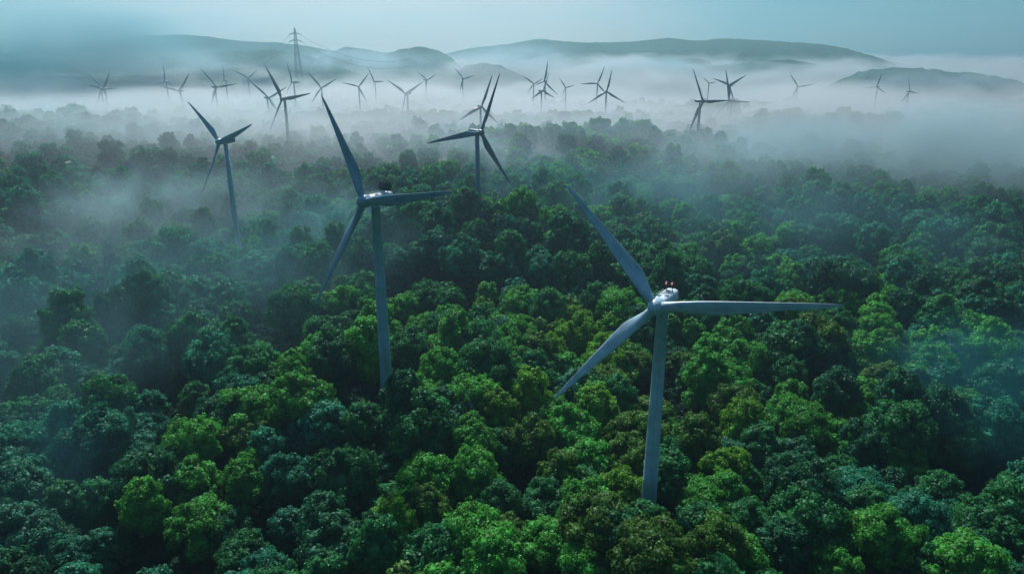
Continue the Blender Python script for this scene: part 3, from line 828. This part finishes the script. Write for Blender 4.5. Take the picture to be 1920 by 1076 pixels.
wisp(1900, 720, 30, (85, 85, 34), .016, (.08, .46, .56), 0, 'blue mist among the trees at the right border', 8)
wisp(1130, 350, 56, (170, 90, 40), .007, MIST, -15, 'wisp of fog behind the nearest rotor tip', 9)
wisp(1480, 420, 46, (240, 150, 46), .0036, MIST, 0, 'thin mist over the right-hand trees', 10, 1.5)
wisp(230, 235, 72, (460, 240, 60), .012, BANK, 0, 'mist over the far trees at left', 11)
wisp(1000, 270, 76, (340, 140, 46), .008, PALE, 0, 'mist over the rise beyond the centre turbine', 12)
wisp(225, 365, 48, (95, 60, 44), .009, BANK, 40, 'bright curl of fog in the trees at left', 17, 1.5)
wisp(640, 415, 46, (80, 60, 36), .007, MIST, 20, 'small veil of fog behind the second turbine blades', 18, 1.5)
wisp(20, 900, 26, (60, 60, 30), .008, TEAL, 0, 'teal mist in the bottom left corner trees', 19, 1.3)
wisp(1330, 330, 60, (150, 70, 44), .008, BANK, -20, 'fog tongue reaching left from the right-hand cloud', 20, 1.4)
wisp(660, 118, 0, (420, 260, 70), .0095, PALE, 0, 'fog billow rising below the humped hill', 13, 1.3, 2700)
wisp(900, 105, 0, (3000, 420, 210), .00075, PALE, 0, 'pale veil of mist in front of the far hills', 21, 2.5, 2850)
wisp(960, 112, 0, (330, 220, 80), .0085, PALE, 0, 'fog billow rising between the humped hill and the pale range', 14, 1.4, 2900)
wisp(1250, 128, 0, (560, 240, 62), .0070, PALE, 0, 'low fog billow along the foot of the pale range', 15, 1.3, 2900)
wisp(300, 122, 0, (480, 240, 76), .0085, PALE, 0, 'fog billow along the foot of the left hill', 16, 1.3, 2500)
wisp(1750, 150, 0, (420, 160, 62), .008, PALE, 0, 'fog lapping over the low dark spur at right', 22, 1.2, 2150)
wisp(200, 95, 0, (620, 300, 95), .0035, MIST, 0, 'torn cloud sinking over the left ridge', 23, 1.6, 2600)

# ------------------------------------------------------------------ light
SUN_AZ = R(-14); SUN_EL = R(47)
w = bpy.data.worlds.new('World'); scene.world = w; w.use_nodes = True
nt = w.node_tree; nt.nodes.clear(); wo = nt.nodes.new('ShaderNodeOutputWorld')
sky = nt.nodes.new('ShaderNodeTexSky'); sky.sky_type = 'NISHITA'; sky.sun_disc = False; sky.sun_elevation = SUN_EL; sky.sun_rotation = SUN_AZ
b1 = nt.nodes.new('ShaderNodeBackground'); b1.inputs['Strength'].default_value = .05; 
vm = nt.nodes.new('ShaderNodeMixRGB'); vm.blend_type = 'MULTIPLY'; vm.inputs[0].default_value = 1; vm.inputs['Color2'].default_value = (.40, .70, .85, 1)   # sky seen through cloud
nt.links.new(sky.outputs[0], vm.inputs['Color1']); nt.links.new(vm.outputs[0], b1.inputs['Color'])
# overcast veil: pale around the hidden sun, teal away from it
tc = nt.nodes.new('ShaderNodeTexCoord'); dp = nt.nodes.new('ShaderNodeVectorMath'); dp.operation = 'DOT_PRODUCT'
nt.links.new(tc.outputs['Generated'], dp.inputs[0]); dp.inputs[1].default_value = (math.sin(R(-9)), math.cos(R(-9)), .0)
mr = nt.nodes.new('ShaderNodeMapRange'); mr.interpolation_type = 'SMOOTHSTEP'; mr.inputs['From Min'].default_value = .87; mr.inputs['From Max'].default_value = 1.0
nt.links.new(dp.outputs['Value'], mr.inputs['Value'])
cl = nt.nodes.new('ShaderNodeTexNoise'); cl.inputs['Scale'].default_value = 5; cl.inputs['Detail'].default_value = 4
cm = nt.nodes.new('ShaderNodeMapping'); cm.inputs['Scale'].default_value = (1, 1, 5); nt.links.new(tc.outputs['Generated'], cm.inputs[0]); nt.links.new(cm.outputs[0], cl.inputs['Vector'])
fac = math_n(nt, 'ADD', mr.outputs[0], math_n(nt, 'MULTIPLY_ADD', cl.outputs['Fac'], .7, -.35), clamp=True)
cr = nt.nodes.new('ShaderNodeMixRGB'); cr.inputs['Color1'].default_value = (.05, .21, .31, 1); cr.inputs['Color2'].default_value = (.66, .46, .48, 1)
nt.links.new(fac, cr.inputs[0])
b2 = nt.nodes.new('ShaderNodeBackground'); nt.links.new(cr.outputs[0], b2.inputs['Color'])
dp2 = nt.nodes.new('ShaderNodeVectorMath'); dp2.operation = 'DOT_PRODUCT'; nt.links.new(tc.outputs['Generated'], dp2.inputs[0])
dp2.inputs[1].default_value = (math.sin(SUN_AZ)*math.cos(R(50)), math.cos(SUN_AZ)*math.cos(R(50)), math.sin(R(50)))
lum = nt.nodes.new('ShaderNodeMapRange'); lum.inputs['From Min'].default_value = -.2; lum.inputs['From Max'].default_value = 1; lum.inputs['To Min'].default_value = .05; lum.inputs['To Max'].default_value = .70
nt.links.new(dp2.outputs['Value'], lum.inputs['Value']); nt.links.new(lum.outputs[0], b2.inputs['Strength'])
ad = nt.nodes.new('ShaderNodeAddShader'); nt.links.new(b1.outputs[0], ad.inputs[0]); nt.links.new(b2.outputs[0], ad.inputs[1]); nt.links.new(ad.outputs[0], wo.inputs['Surface'])
sd = bpy.data.lights.new('sun', 'SUN'); sd.energy = 5.0; sd.angle = R(3.5); sd.color = (1, .985, .95)
so = bpy.data.objects.new('sun', sd); COL.objects.link(so)
dvec = Vector((math.sin(SUN_AZ)*math.cos(SUN_EL), math.cos(SUN_AZ)*math.cos(SUN_EL), math.sin(SUN_EL)))
so.rotation_euler = dvec.to_track_quat('Z', 'Y').to_euler(); so.location = (0, 0, 600)

# ------------------------------------------------------------------ render
vs = scene.view_settings; vs.view_transform = 'Standard'; vs.look = 'None'; vs.exposure = .3; vs.gamma = 1
cy = scene.cycles
cy.use_denoising = True; cy.denoiser = 'OPENIMAGEDENOISE'
cy.max_bounces = 5; cy.diffuse_bounces = 2; cy.glossy_bounces = 2; cy.transmission_bounces = 2; cy.volume_bounces = 0; cy.transparent_max_bounces = 8
cy.caustics_reflective = False; cy.caustics_refractive = False; cy.volume_max_steps = 256
cy.use_adaptive_sampling = True; cy.adaptive_threshold = .02
